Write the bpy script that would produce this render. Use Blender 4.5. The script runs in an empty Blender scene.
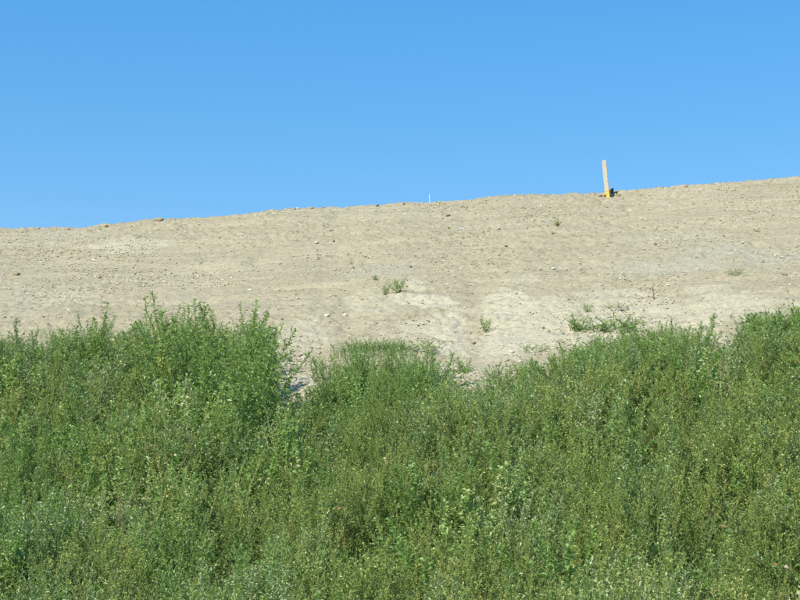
import bpy, math, random
import numpy as np

# ------------------------------------------------------------------ camera, world, sun, exposure
S = bpy.context.scene
C = S.collection
PITCH = math.radians(9.0)
HFOV = math.radians(30.0)
CAMZ = 1.6
F = 400.0 / math.tan(HFOV / 2)            # focal length in pixels of an 800 px wide picture

cam = bpy.data.cameras.new('camera')
cam.angle = HFOV
cam.clip_start = 0.1
cam.clip_end = 20000
cam_o = bpy.data.objects.new('camera', cam)
C.objects.link(cam_o)
cam_o.location = (0, 0, CAMZ)
cam_o.rotation_euler = (math.pi / 2 + PITCH, 0, 0)
S.camera = cam_o

SUN_EL = math.radians(39)
SUN_AZ = math.atan2(-0.54, -0.84)         # compass style: x = sin, y = cos; from behind the left shoulder
sd = (math.sin(SUN_AZ) * math.cos(SUN_EL), math.cos(SUN_AZ) * math.cos(SUN_EL), math.sin(SUN_EL))

W = bpy.data.worlds.new('World')
S.world = W
W.use_nodes = True
wn, wl = W.node_tree.nodes, W.node_tree.links
wn.clear()
sky = wn.new('ShaderNodeTexSky')
sky.sky_type = 'NISHITA'
sky.sun_disc = False
sky.sun_elevation = SUN_EL
sky.sun_rotation = SUN_AZ % (2 * math.pi)
sky.altitude = 400
sky.air_density = 1.0
sky.dust_density = 0.0
sky.ozone_density = 3.0
hs = wn.new('ShaderNodeHueSaturation')
gm_ = wn.new('ShaderNodeGamma')
gm_.inputs[1].default_value = 0.40
hs.inputs['Saturation'].default_value = 2.4
hs.inputs['Value'].default_value = 2.26
hs.inputs['Hue'].default_value = 0.506
bg = wn.new('ShaderNodeBackground')
bg.inputs['Strength'].default_value = 0.15
wo = wn.new('ShaderNodeOutputWorld')
wl.new(sky.outputs[0], gm_.inputs[0])
wl.new(gm_.outputs[0], hs.inputs['Color'])
wl.new(hs.outputs[0], bg.inputs['Color'])
wl.new(bg.outputs[0], wo.inputs['Surface'])

sun = bpy.data.lights.new('sun', 'SUN')
sun.energy = 5.0
sun.angle = math.radians(0.53)
sun.color = (1.0, 0.955, 0.88)
sun_o = bpy.data.objects.new('sun', sun)
C.objects.link(sun_o)
sun_o.rotation_euler = (math.pi / 2 - SUN_EL, 0, math.atan2(sd[0], -sd[1]))

S.view_settings.view_transform = 'Standard'
S.view_settings.look = 'None'
S.view_settings.exposure = 0.45
S.view_settings.gamma = 1.0
S.view_settings.use_curve_mapping = False

R = np.random.default_rng(7)

# ------------------------------------------------------------------ numpy helpers
def _hash(ix, iy, seed):
    h = (ix.astype(np.int64) * 374761393 + iy.astype(np.int64) * 668265263 + seed * 2147483647) & 0xffffffff
    h = ((h ^ (h >> 13)) * 1274126177) & 0xffffffff
    h = (h ^ (h >> 16)) & 0xffffff
    return h / float(0xffffff)

def vnoise(x, y, seed=0):
    x = np.asarray(x, float); y = np.asarray(y, float)
    ix = np.floor(x); iy = np.floor(y)
    fx = x - ix; fy = y - iy
    fx = fx * fx * fx * (fx * (fx * 6 - 15) + 10); fy = fy * fy * fy * (fy * (fy * 6 - 15) + 10)
    a = _hash(ix, iy, seed); b = _hash(ix + 1, iy, seed)
    c = _hash(ix, iy + 1, seed); d = _hash(ix + 1, iy + 1, seed)
    return (a * (1 - fx) + b * fx) * (1 - fy) + (c * (1 - fx) + d * fx) * fy - 0.5

def fbm(x, y, seed=0, octv=4, gain=0.5):
    s = 0; a = 1.0
    for k in range(octv):
        s = s + a * vnoise(x * 2 ** k + 13.1 * k, y * 2 ** k + 7.7 * k, seed + k)
        a *= gain
    return s

def sstep(a, b, x):
    t = np.clip((x - a) / (b - a), 0, 1)
    return t * t * (3 - 2 * t)

def smin(a, b, k):
    h = np.clip(0.5 + 0.5 * (b - a) / k, 0, 1)
    return b * (1 - h) + a * h - k * h * (1 - h)

def smax(a, b, k):
    return -smin(-a, -b, k)

# pixel (800 x 600 picture) <-> direction
cp, sp = math.cos(PITCH), math.sin(PITCH)
def ray(u, v):
    cx = (u - 400.0) / F; cy = (300.0 - v) / F
    return np.array([cx, cp - cy * sp, sp + cy * cp])

def project(x, y, z):
    dz = z - CAMZ
    fw = y * cp + dz * sp
    up = -y * sp + dz * cp
    return 400 + F * x / fw, 300 - F * up / fw

# ------------------------------------------------------------------ terrain
YC, YT, ZT = 25.5, 9.6, 0.42
SKYL = np.array([(-400, 252), (-100, 235), (0, 229), (50, 229.2), (85, 228.5), (110, 226.5), (150, 221.5), (200, 219), (250, 215),
                 (268, 211.5), (300, 209), (330, 208), (340, 209.5), (360, 207.5), (400, 204), (430, 203.5), (460, 201.5),
                 (500, 196.5), (520, 195.5), (560, 195.5), (600, 194), (640, 190), (680, 187), (720, 184), (760, 181.5),
                 (800, 179.5), (900, 173), (1200, 160)], float)
ux = np.linspace(-400, 1200, 321)
vt = np.interp(ux, SKYL[:, 0], SKYL[:, 1])
crx = np.zeros_like(ux); crz = np.zeros_like(ux)
for i in range(len(ux)):
    d = ray(ux[i], vt[i]); s = YC / d[1]
    crx[i] = d[0] * s; crz[i] = CAMZ + d[2] * s

def base_h(x, y, cz):
    zc = np.interp(x, crx, cz)
    slope = ZT + (y - YT) * (zc - ZT) / (YC - YT)
    low = ZT * sstep(2, 9, y) + 0 * x
    top = zc - 0.012 * np.maximum(y - YC, 0) * np.exp(-np.maximum(y - 60, 0) / 400)
    z = smax(low, slope, 0.8)
    z = smin(z, np.maximum(top, zc - 6), 0.30)
    return z + 0.10 * fbm(x * 0.33, y * 0.33, 5, 2) * sstep(60, 30, np.abs(x))

cz = crz.copy()
for it in range(4):
    ys = np.linspace(22, 31, 361)
    for i in range(len(ux)):
        m = (ux[i] - 400) / F / ray(ux[i], vt[i])[1]
        zz = base_h(m * ys, ys, cz)
        _, vv = project(m * ys, ys, zz)
        cz[i] += (vv.min() - vt[i]) / F * YC * 0.95

def axis(lo, hi, step, far, ratio=1.35, seglo=None):
    core = np.arange(lo, hi + step * 0.5, step)
    out = []; s = step; p = hi
    while p < far:
        s = min(s * ratio, far); p = p + s; out.append(p)
    inn = []; s = step; p = lo
    while p > -far:
        s = min(s * ratio, far); p = p - s; inn.append(p)
    return np.concatenate([np.array(inn[::-1]), core, np.array(out)])

gx = axis(-8.4, 8.4, 0.026, 4000)
mid = np.arange(5.0, 14.6, 0.09)
gy = axis(14.6, 27.2, 0.027, 4000)
gy = np.concatenate([gy[gy < 4.0 - 1], [3.4, 3.8, 4.2, 4.6], mid, gy[gy >= 14.6 - 1e-6]])
gy = np.unique(np.round(gy, 5))
GX, GY = np.meshgrid(gx, gy)                     # rows = y
core = sstep(40, 12, np.abs(GX)) * sstep(-5, 4, GY) * sstep(60, 32, GY)
Z = base_h(GX, GY, cz)
slopem = sstep(10, 13, GY)
bank = slopem * sstep(25.9, 25.2, GY)
# run lines left by a machine working along the bank: long across, short up the slope
warp = 0.25 * fbm(GX * 0.5, GY * 0.5, 31, 3)
lines = fbm(GX * 0.55, (GY + warp) * 4.2, 11, 3, 0.55)
fine = fbm(GX * 2.8, (GY + warp) * 9.0, 17, 3, 0.7)
lump = fbm(GX * 6, GY * 6, 23, 3, 0.6)
grit = fbm(GX * 11, (GY + warp) * 17, 27, 2, 0.8)
scrape = np.abs(fbm(GX * 0.30, (GY + 0.12 * GX / 14 + 0.3 * warp) * 7.0, 37, 2, 0.5)) * 2
rough = 0.55 + 0.9 * sstep(-0.15, 0.35, fbm(GX * 0.45, GY * 0.6, 41, 2))
Z = Z + core * bank * (0.040 * lines + 0.026 * scrape + rough * (0.020 * fine + 0.006 * lump + 0.026 * grit))
# narrow broken ledges: a step with a little overhang shadow under it
led = vnoise(GX * 0.7, (GY + warp) * 2.2 + 0.25 * fbm(GX * 2.5, GY, 57, 2), 53)
edge = np.exp(-(led / 0.035) ** 2) * sstep(0.02, 0.25, fbm(GX * 0.8, GY * 1.6, 61, 2))
Z = Z - core * bank * 0.045 * edge
# crumbs along the brow
brow = np.exp(-((GY - 25.3) / 0.6) ** 2) * core
Z = Z + brow * (0.028 * np.maximum(fbm(GX * 4.5, GY * 3.0, 71, 3, 0.6) - 0.10, 0) * 2 + 0.02 * fbm(GX * 9, GY * 9, 73, 2))
# rougher soil lower down and in the flat
Z = Z + core * (1 - bank) * 0.05 * fbm(GX * 2, GY * 2, 81, 3)

def ground(x, y):
    i = np.clip(np.searchsorted(gx, x) - 1, 0, len(gx) - 2)
    j = np.clip(np.searchsorted(gy, y) - 1, 0, len(gy) - 2)
    tx = (x - gx[i]) / (gx[i + 1] - gx[i]); ty = (y - gy[j]) / (gy[j + 1] - gy[j])
    return (Z[j, i] * (1 - tx) + Z[j, i + 1] * tx) * (1 - ty) + (Z[j + 1, i] * (1 - tx) + Z[j + 1, i + 1] * tx) * ty

def spot(u, v, h=0.0, y1=27.5):
    """the ground point whose point h metres above it is seen at pixel (u, v)"""
    d = ray(u, v)
    ys = np.linspace(6, y1, 4300)
    s = ys / d[1]
    x = d[0] * s; z = CAMZ + d[2] * s
    g = ground(x, ys) + h
    k = np.nonzero(g >= z)[0]
    k = k[0] if len(k) else int(np.argmin(z - g))
    return np.array([x[k], ys[k], ground(x[k], ys[k])])

# shallow rills running down the bank
for (u0, v0, v1, wd, dp) in ((475, 292, 352, .16, .055), (346, 296, 345, .14, .05), (205, 232, 300, .2, .02), (640, 225, 320, .25, .02), (690, 268, 330, .2, .02)):
    a = spot(u0, v0); b = spot(u0, v1)
    xx = np.interp(GY, [b[1], a[1]], [b[0], a[0]]) + 0.07 * fbm(GY * 1.5, GX * 0, 91 + int(u0), 3)
    Z = Z - dp * np.exp(-((GX - xx) / wd) ** 2) * sstep(b[1] - .6, b[1] + .2, GY) * sstep(a[1] + .8, a[1] - .2, GY) * (0.7 + 0.6 * lump)

rill475 = np.exp(-((GX - np.interp(GY, [spot(475, 352)[1], spot(475, 285)[1]], [spot(475, 352)[0], spot(475, 285)[0]]) - 0.05 * fbm(GY * 2, GX * 0, 7, 2)) / .13) ** 2)
# bleached crusts on the soil: fixed patches with ragged rims
pale = np.zeros_like(Z)
for (u, v, w, h, k) in ((570, 315, 170, 20, .7), (500, 330, 110, 22, .75), (720, 310, 90, 14, .6), (430, 303, 34, 9, 1.0), (455, 321, 26, 10, .8), (520, 300, 40, 12, .85), (540, 322, 50, 12, .75), (500, 345, 36, 10, .8), (450, 340, 36, 9, .9),
                        (425, 284, 22, 6, .8), (520, 281, 25, 5, .5), (610, 297, 30, 8, .45), (725, 305, 40, 9, .7), (700, 292, 38, 7, .45), (375, 300, 26, 12, .4),
                        (300, 335, 30, 20, .45), (290, 385, 26, 14, .7), (720, 342, 30, 9, .6), (130, 242, 32, 7, .55), (70, 300, 40, 8, .25), (225, 268, 60, 10, .2),
                        (455, 372, 30, 10, .9), (560, 340, 40, 9, .7), (400, 352, 40, 12, .6)):
    c = spot(u, v); l = spot(u - w, v); t = spot(u, v - h)
    rx = abs(c[0] - l[0]); ry = max(abs(t[1] - c[1]), .15)
    q = ((GX - c[0]) / rx) ** 2 + ((GY - c[1]) / ry) ** 2 + 1.5 * fbm(GX * 2.2, GY * 1.6, int(u + v), 4, 0.6)
    pale = np.maximum(pale, .9 * k * sstep(1.25, 0.45, q))
pale *= 1 - 0.85 * rill475
lower_tone = sstep(15.0, 13.2, GY + 0.9 * fbm(GX * .8, GY * .8, 141, 3))  # soil colour turns darker olive-brown low on the bank, with a ragged upper edge
grey = np.zeros_like(Z)
for (u, v, w, h, k) in ((740, 255, 75, 12, .9), (680, 268, 80, 10, .7), (385, 270, 45, 8, .6), (20, 300, 70, 18, .35), (660, 240, 60, 8, .5), (60, 240, 60, 12, .3)):
    c = spot(u, v); l = spot(u - w, v); t = spot(u, v - h)
    rx = abs(c[0] - l[0]); ry = max(abs(t[1] - c[1]), .15)
    q = ((GX - c[0]) / rx) ** 2 + ((GY - c[1]) / ry) ** 2 + 1.2 * fbm(GX * 1.3, GY * 1.6, int(u + v) + 9, 4, 0.6)
    grey = np.maximum(grey, k * sstep(1.3, 0.2, q))

# ------------------------------------------------------------------ materials
def mat(name):
    m = bpy.data.materials.new(name); m.use_nodes = True
    nt = m.node_tree; nt.nodes.clear()
    out = nt.nodes.new('ShaderNodeOutputMaterial')
    return m, nt.nodes, nt.links, out

def N(nodes, t, **kw):
    n = nodes.new(t)
    for k, v in kw.items():
        if k in n.inputs: n.inputs[k].default_value = v
        else: setattr(n, k, v)
    return n

def ramp(nodes, stops):
    n = nodes.new('ShaderNodeValToRGB')
    el = n.color_ramp.elements
    while len(el) < len(stops): el.new(0.5)
    for e, (p, c) in zip(el, stops):
        e.position = p; e.color = (*c, 1) if len(c) == 3 else c
    return n

def mixc(nodes, links, fac, a, b, blend='MIX'):
    n = nodes.new('ShaderNodeMix'); n.data_type = 'RGBA'; n.blend_type = blend
    for sock, v in ((n.inputs[0], fac), (n.inputs[6], a), (n.inputs[7], b)):
        if isinstance(v, bpy.types.NodeSocket): links.new(v, sock)
        elif isinstance(v, (int, float)): sock.default_value = v
        else: sock.default_value = (*v, 1)
    return n.outputs[2]

def soil_material():
    m, nn, ll, out = mat('dry_soil')
    geo = N(nn, 'ShaderNodeNewGeometry')
    mp = N(nn, 'ShaderNodeMapping'); mp.inputs['Scale'].default_value = (0.35, 1.6, 1.6)
    ll.new(geo.outputs['Position'], mp.inputs['Vector'])
    n1 = N(nn, 'ShaderNodeTexNoise', Scale=1.6, Detail=6.0, Roughness=0.65); ll.new(mp.outputs[0], n1.inputs['Vector'])
    mp2 = N(nn, 'ShaderNodeMapping'); mp2.inputs['Scale'].default_value = (0.55, 1.0, 1.0)
    ll.new(geo.outputs['Position'], mp2.inputs['Vector'])
    n2 = N(nn, 'ShaderNodeTexNoise', Scale=34.0, Detail=5.0, Roughness=0.75); ll.new(mp2.outputs[0], n2.inputs['Vector'])
    n3 = N(nn, 'ShaderNodeTexNoise', Scale=90.0, Detail=3.0, Roughness=0.6); ll.new(geo.outputs['Position'], n3.inputs['Vector'])
    r1 = ramp(nn, [(0.30, (0.296, 0.259, 0.168)), (0.5, (0.338, 0.297, 0.196)), (0.72, (0.373, 0.333, 0.225))])
    ll.new(n1.outputs['Fac'], r1.inputs[0])
    at = N(nn, 'ShaderNodeAttribute', attribute_name='pale')
    ag = N(nn, 'ShaderNodeAttribute', attribute_name='grey')
    c = mixc(nn, ll, ag.outputs['Fac'], r1.outputs[0], (0.338, 0.315, 0.228))
    c = mixc(nn, ll, at.outputs['Fac'], c, (0.440, 0.405, 0.286))
    al = N(nn, 'ShaderNodeAttribute', attribute_name='lower_tone')
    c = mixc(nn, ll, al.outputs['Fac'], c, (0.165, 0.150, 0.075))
    r2 = ramp(nn, [(0.36, (0.74, 0.735, 0.72)), (0.48, (1, 1, 1)), (0.66, (1.17, 1.17, 1.17))])
    ll.new(n2.outputs['Fac'], r2.inputs[0])
    c = mixc(nn, ll, 0.9, c, r2.outputs[0], 'MULTIPLY')
    r3 = ramp(nn, [(0.38, (0.82, 0.81, 0.80)), (0.6, (1.10, 1.10, 1.10))])
    ll.new(n3.outputs['Fac'], r3.inputs[0])
    c = mixc(nn, ll, 0.8, c, r3.outputs[0], 'MULTIPLY')
    p = N(nn, 'ShaderNodeBsdfPrincipled', Roughness=0.95)
    p.inputs['Specular IOR Level'].default_value = 0.15
    ll.new(c, p.inputs['Base Color'])
    b1 = N(nn, 'ShaderNodeBump', Strength=0.7, Distance=0.02); ll.new(n2.outputs['Fac'], b1.inputs['Height'])
    b2 = N(nn, 'ShaderNodeBump', Strength=0.6, Distance=0.006); ll.new(n3.outputs['Fac'], b2.inputs['Height'])
    ll.new(b1.outputs[0], b2.inputs['Normal'])
    ll.new(b2.outputs[0], p.inputs['Normal'])
    ll.new(p.outputs[0], out.inputs['Surface'])
    return m

def leaf_material(name, stops, glow=0.46, rough=0.40, spec=0.65):
    """stops: colours of the whole range from dark old leaf to fresh tip; tint is stored per leaf"""
    m, nn, ll, out = mat(name)
    at = N(nn, 'ShaderNodeAttribute', attribute_name='tint')
    oi = N(nn, 'ShaderNodeObjectInfo')
    geo = N(nn, 'ShaderNodeNewGeometry')
    no = N(nn, 'ShaderNodeTexNoise', Scale=0.9, Detail=2.0); ll.new(geo.outputs['Position'], no.inputs['Vector'])
    a = N(nn, 'ShaderNodeMath', operation='MULTIPLY_ADD'); a.inputs[1].default_value = 0.24; a.inputs[2].default_value = -0.12
    ll.new(oi.outputs['Random'], a.inputs[0])
    b = N(nn, 'ShaderNodeMath', operation='MULTIPLY_ADD'); b.inputs[1].default_value = 0.9; b.inputs[2].default_value = -0.45
    ll.new(no.outputs['Fac'], b.inputs[0])
    s = N(nn, 'ShaderNodeMath', operation='ADD'); ll.new(at.outputs['Fac'], s.inputs[0]); ll.new(a.outputs[0], s.inputs[1])
    s2 = N(nn, 'ShaderNodeMath', operation='ADD'); ll.new(s.outputs[0], s2.inputs[0]); ll.new(b.outputs[0], s2.inputs[1])
    hu = N(nn, 'ShaderNodeAttribute', attribute_name='hue', attribute_type='INSTANCER')
    s3 = N(nn, 'ShaderNodeMath', operation='ADD'); ll.new(s2.outputs[0], s3.inputs[0]); ll.new(hu.outputs['Fac'], s3.inputs[1])
    r = ramp(nn, stops); ll.new(s3.outputs[0], r.inputs[0])
    p = N(nn, 'ShaderNodeBsdfPrincipled', Roughness=rough)
    p.inputs['Specular IOR Level'].default_value = spec
    ll.new(r.outputs[0], p.inputs['Base Color'])
    t = N(nn, 'ShaderNodeBsdfTranslucent')
    tc = mixc(nn, ll, 0.5, r.outputs[0], (0.42, 0.56, 0.08))
    ll.new(tc, t.inputs['Color'])
    mx = N(nn, 'ShaderNodeMixShader'); mx.inputs[0].default_value = glow
    ll.new(p.outputs[0], mx.inputs[1]); ll.new(t.outputs[0], mx.inputs[2])
    ll.new(mx.outputs[0], out.inputs['Surface'])
    return m

def plain_material(name, stops, scale=8.0, rough=0.85, bump=0.4, dist=0.01, stretch=(1, 1, 1), rnd=0.3):
    m, nn, ll, out = mat(name)
    tc = N(nn, 'ShaderNodeTexCoord')
    mp = N(nn, 'ShaderNodeMapping'); mp.inputs['Scale'].default_value = stretch
    ll.new(tc.outputs['Object'], mp.inputs['Vector'])
    n = N(nn, 'ShaderNodeTexNoise', Scale=scale, Detail=5.0, Roughness=0.65); ll.new(mp.outputs[0], n.inputs['Vector'])
    oi = N(nn, 'ShaderNodeObjectInfo')
    a = N(nn, 'ShaderNodeMath', operation='MULTIPLY_ADD'); a.inputs[1].default_value = rnd; a.inputs[2].default_value = -rnd / 2
    ll.new(oi.outputs['Random'], a.inputs[0])
    s = N(nn, 'ShaderNodeMath', operation='ADD'); ll.new(n.outputs['Fac'], s.inputs[0]); ll.new(a.outputs[0], s.inputs[1])
    r = ramp(nn, stops); ll.new(s.outputs[0], r.inputs[0])
    p = N(nn, 'ShaderNodeBsdfPrincipled', Roughness=rough)
    p.inputs['Specular IOR Level'].default_value = 0.25
    ll.new(r.outputs[0], p.inputs['Base Color'])
    b = N(nn, 'ShaderNodeBump', Strength=bump, Distance=dist); ll.new(n.outputs['Fac'], b.inputs['Height'])
    ll.new(b.outputs[0], p.inputs['Normal'])
    ll.new(p.outputs[0], out.inputs['Surface'])
    return m

M = {}
M['soil'] = soil_material()
M['green'] = leaf_material('weed_leaf', [(0.0, (0.089, 0.173, 0.042)), (0.35, (0.201, 0.339, 0.086)), (0.7, (0.345, 0.520, 0.157)), (1.0, (0.575, 0.620, 0.277))])
M['silver'] = leaf_material('silvery_leaf', [(0.0, (0.107, 0.193, 0.069)), (0.4, (0.224, 0.338, 0.135)), (0.75, (0.367, 0.477, 0.216)), (1.0, (0.620, 0.620, 0.400))], 0.3)
M['yellow'] = leaf_material('yellowing_leaf', [(0.0, (0.134, 0.206, 0.044)), (0.4, (0.298, 0.405, 0.098)), (0.75, (0.487, 0.525, 0.146)), (1.0, (0.620, 0.620, 0.234))])
M['grass'] = leaf_material('grass_blade', [(0.0, (0.072, 0.154, 0.040)), (0.5, (0.144, 0.280, 0.080)), (1.0, (0.276, 0.404, 0.133))])
M['stem'] = plain_material('weed_stem', [(0.2, (0.10, 0.16, 0.045)), (0.5, (0.17, 0.22, 0.075)), (0.8, (0.30, 0.26, 0.10))], 5.0, 0.7, 0.1)
M['drystem'] = plain_material('dry_stem', [(0.2, (0.13, 0.09, 0.05)), (0.6, (0.25, 0.19, 0.10)), (0.9, (0.36, 0.28, 0.16))], 9.0, 0.85, 0.2)
M['flower'] = plain_material('small_yellow_flower', [(0.2, (0.383, 0.306, 0.036)), (0.7, (0.527, 0.425, 0.060))], 20.0, 0.6, 0.1)
M['stone'] = plain_material('pale_stone', [(0.25, (0.42, 0.39, 0.32)), (0.5, (0.56, 0.53, 0.46)), (0.8, (0.72, 0.70, 0.64))], 6.0, 0.85, 0.5, 0.02, rnd=0.4)
M['gravel'] = plain_material('soil_gravel', [(0.0, (0.37, 0.325, 0.21)), (0.4, (0.46, 0.41, 0.27)), (0.7, (0.54, 0.48, 0.345)), (0.95, (0.74, 0.70, 0.57))], 6.0, 0.9, 0.4, 0.02, rnd=0.8)
M['clod'] = plain_material('earth_clod', [(0.2, (0.31, 0.255, 0.16)), (0.55, (0.41, 0.35, 0.225)), (0.85, (0.48, 0.42, 0.28))], 9.0, 0.95, 0.7, 0.03, rnd=0.2)
M['darkclod'] = plain_material('dark_earth_clod', [(0.2, (0.09, 0.062, 0.042)), (0.55, (0.14, 0.10, 0.07)), (0.85, (0.21, 0.16, 0.11))], 9.0, 0.95, 0.7, 0.03, rnd=0.1)
M['wood'] = plain_material('weathered_pine', [(0.25, (0.304, 0.270, 0.198)), (0.5, (0.395, 0.361, 0.277)), (0.8, (0.456, 0.426, 0.342))], 14.0, 0.8, 0.35, 0.004, (5, 5, 0.5), 0.0)
def overspray():
    nt = M['wood'].node_tree; nn, ll = nt.nodes, nt.links
    p = [q for q in nn if q.type == 'BSDF_PRINCIPLED'][0]
    src = p.inputs['Base Color'].links[0].from_socket
    tc = N(nn, 'ShaderNodeTexCoord'); sx = N(nn, 'ShaderNodeSeparateXYZ'); ll.new(tc.outputs['Object'], sx.inputs[0])
    no = N(nn, 'ShaderNodeTexNoise', Scale=45.0, Detail=4.0); ll.new(tc.outputs['Object'], no.inputs['Vector'])
    a = N(nn, 'ShaderNodeMath', operation='MULTIPLY_ADD'); a.inputs[1].default_value = 0.16; ll.new(no.outputs['Fac'], a.inputs[0]); ll.new(sx.outputs['Z'], a.inputs[2])
    r_ = ramp(nn, [(0.17, (1, 1, 1)), (0.26, (0, 0, 0))]); ll.new(a.outputs[0], r_.inputs[0])
    ll.new(mixc(nn, ll, r_.outputs[0], src, (0.54, 0.40, 0.09)), p.inputs['Base Color'])
overspray()
M['knot'] = plain_material('wood_knot', [(0.3, (0.20, 0.14, 0.08)), (0.7, (0.33, 0.25, 0.15))], 30.0, 0.8, 0.2, 0.002)
M['yellowpaint'] = plain_material('yellow_marking_paint', [(0.30, (0.32, 0.26, 0.13)), (0.5, (0.52, 0.37, 0.07)), (0.9, (0.60, 0.45, 0.11))], 26.0, 0.55, 0.15, 0.003, rnd=0.05)
M['wire'] = plain_material('pale_fibreglass_rod', [(0.2, (0.62, 0.63, 0.62)), (0.8, (0.8, 0.8, 0.78))], 10.0, 0.5, 0.05)
M['deadleaf'] = plain_material('dead_leaf', [(0.2, (0.210, 0.119, 0.045)), (0.6, (0.322, 0.210, 0.083)), (0.9, (0.406, 0.294, 0.135))], 12.0, 0.8, 0.2, rnd=0.4)
M['paleleaf'] = plain_material('bleached_leaf', [(0.2, (0.357, 0.289, 0.170)), (0.8, (0.476, 0.408, 0.264))], 12.0, 0.8, 0.2)

# ------------------------------------------------------------------ object helpers
def mesh_np(name, v, f, mats, mi=None, attr=None, smooth=False):
    """v (n,3); f (m,3) or (m,4) or a list of such arrays; attr {name: per-vertex floats}"""
    fl = f if isinstance(f, list) else [f]
    me = bpy.data.meshes.new(name)
    v = np.ascontiguousarray(v, dtype=np.float32)
    me.vertices.add(len(v)); me.vertices.foreach_set('co', v.ravel())
    loops = np.concatenate([a.ravel() for a in fl]).astype(np.int32)
    tot = np.concatenate([np.full(len(a), a.shape[1]) for a in fl]).astype(np.int32)
    start = np.concatenate([[0], np.cumsum(tot)[:-1]]).astype(np.int32)
    me.loops.add(len(loops)); me.loops.foreach_set('vertex_index', loops)
    me.polygons.add(len(tot)); me.polygons.foreach_set('loop_start', start)
    try: me.polygons.foreach_set('loop_total', tot)
    except Exception: pass
    for m in (mats if isinstance(mats, (list, tuple)) else [mats]): me.materials.append(m)
    if mi is not None: me.polygons.foreach_set('material_index', np.ascontiguousarray(mi, dtype=np.int32))
    if smooth: me.polygons.foreach_set('use_smooth', np.ones(len(tot), dtype=bool))
    for k, a in (attr or {}).items():
        at = me.attributes.new(k, 'FLOAT', 'POINT'); at.data.foreach_set('value', np.ascontiguousarray(a, dtype=np.float32))
    me.update(calc_edges=True)
    return me

def put(name, me, parent=None, loc=None, rot=None, scale=None):
    o = bpy.data.objects.new(name, me); C.objects.link(o)
    if parent: o.parent = parent
    if loc is not None: o.location = tuple(float(q) for q in loc)
    if rot is not None: o.rotation_euler = rot
    if scale is not None: o.scale = (scale,) * 3 if isinstance(scale, (int, float)) else scale
    return o

def tag(o, label=None, cat=None, group=None, kind=None):
    if label: o['label'] = label
    if cat: o['category'] = cat
    if group: o['group'] = group
    if kind: o['kind'] = kind
    return o

def copy_tree(o, parent=None):
    c = o.copy(); C.objects.link(c); c.parent = parent
    for ch in list(o.children): copy_tree(ch, c)
    return c

# ------------------------------------------------------------------ the ground
ny, nx = Z.shape
idx = np.arange(ny * nx).reshape(ny, nx)
quads = np.stack([idx[:-1, :-1], idx[:-1, 1:], idx[1:, 1:], idx[1:, :-1]], -1).reshape(-1, 4)
gm = mesh_np('ground', np.stack([GX, GY, Z], -1).reshape(-1, 3), quads, M['soil'], attr={'pale': pale.ravel(), 'grey': grey.ravel(), 'lower_tone': lower_tone.ravel()}, smooth=True)
tag(put('ground', gm), 'dry tan earth bank rising to a bare crest', kind='structure')

# ------------------------------------------------------------------ plants
def tube(pts, r0, r1, n=3):
    pts = np.asarray(pts, float); k = len(pts)
    d = np.gradient(pts, axis=0); d /= np.linalg.norm(d, axis=1, keepdims=True) + 1e-9
    ref = np.array([1.0, 0.13, 0.07]); a = np.cross(d, ref); a /= np.linalg.norm(a, axis=1, keepdims=True) + 1e-9
    b = np.cross(d, a)
    r = np.linspace(r0, r1, k)[:, None, None]
    ang = np.arange(n) * 2 * np.pi / n
    v = pts[:, None, :] + r * (a[:, None, :] * np.cos(ang)[None, :, None] + b[:, None, :] * np.sin(ang)[None, :, None])
    f = []
    for i in range(k - 1):
        for j in range(n):
            f.append((i * n + j, i * n + (j + 1) % n, (i + 1) * n + (j + 1) % n, (i + 1) * n + j))
    return v.reshape(-1, 3), np.array(f)

class Tubes:
    def __init__(self): self.v = []; self.f = []; self.n = 0
    def add(self, pts, r0, r1, n=3):
        v, f = tube(pts, r0, r1, n); self.v.append(v); self.f.append(f + self.n); self.n += len(v)
    def get(self): return np.concatenate(self.v), np.concatenate(self.f)

def leaves(P, D, L, Wd, rng, fold=0.25, droop=0.2):
    """diamond leaves folded along the midrib: base point P, direction D, length L, width Wd"""
    n = len(P)
    D = D / (np.linalg.norm(D, axis=1, keepdims=True) + 1e-9)
    up = np.array([0, 0, 1.0]) + rng.normal(0, 0.45, (n, 3))
    side = np.cross(D, up); side /= np.linalg.norm(side, axis=1, keepdims=True) + 1e-9
    nor = np.cross(side, D)
    L = L[:, None]; Wd = Wd[:, None]
    midp = P + D * L * 0.5
    tip = P + D * L - np.array([0, 0, 1.0]) * L * droop
    a = midp + side * Wd * 0.5 + nor * Wd * fold
    b = midp - side * Wd * 0.5 + nor * Wd * fold
    v = np.stack([P, a, tip, b], 1).reshape(-1, 3)
    i = np.arange(n)[:, None] * 4
    f = np.concatenate([i + np.array([[0, 1, 2]]), i + np.array([[0, 2, 3]])], 0)
    return v, f

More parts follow.
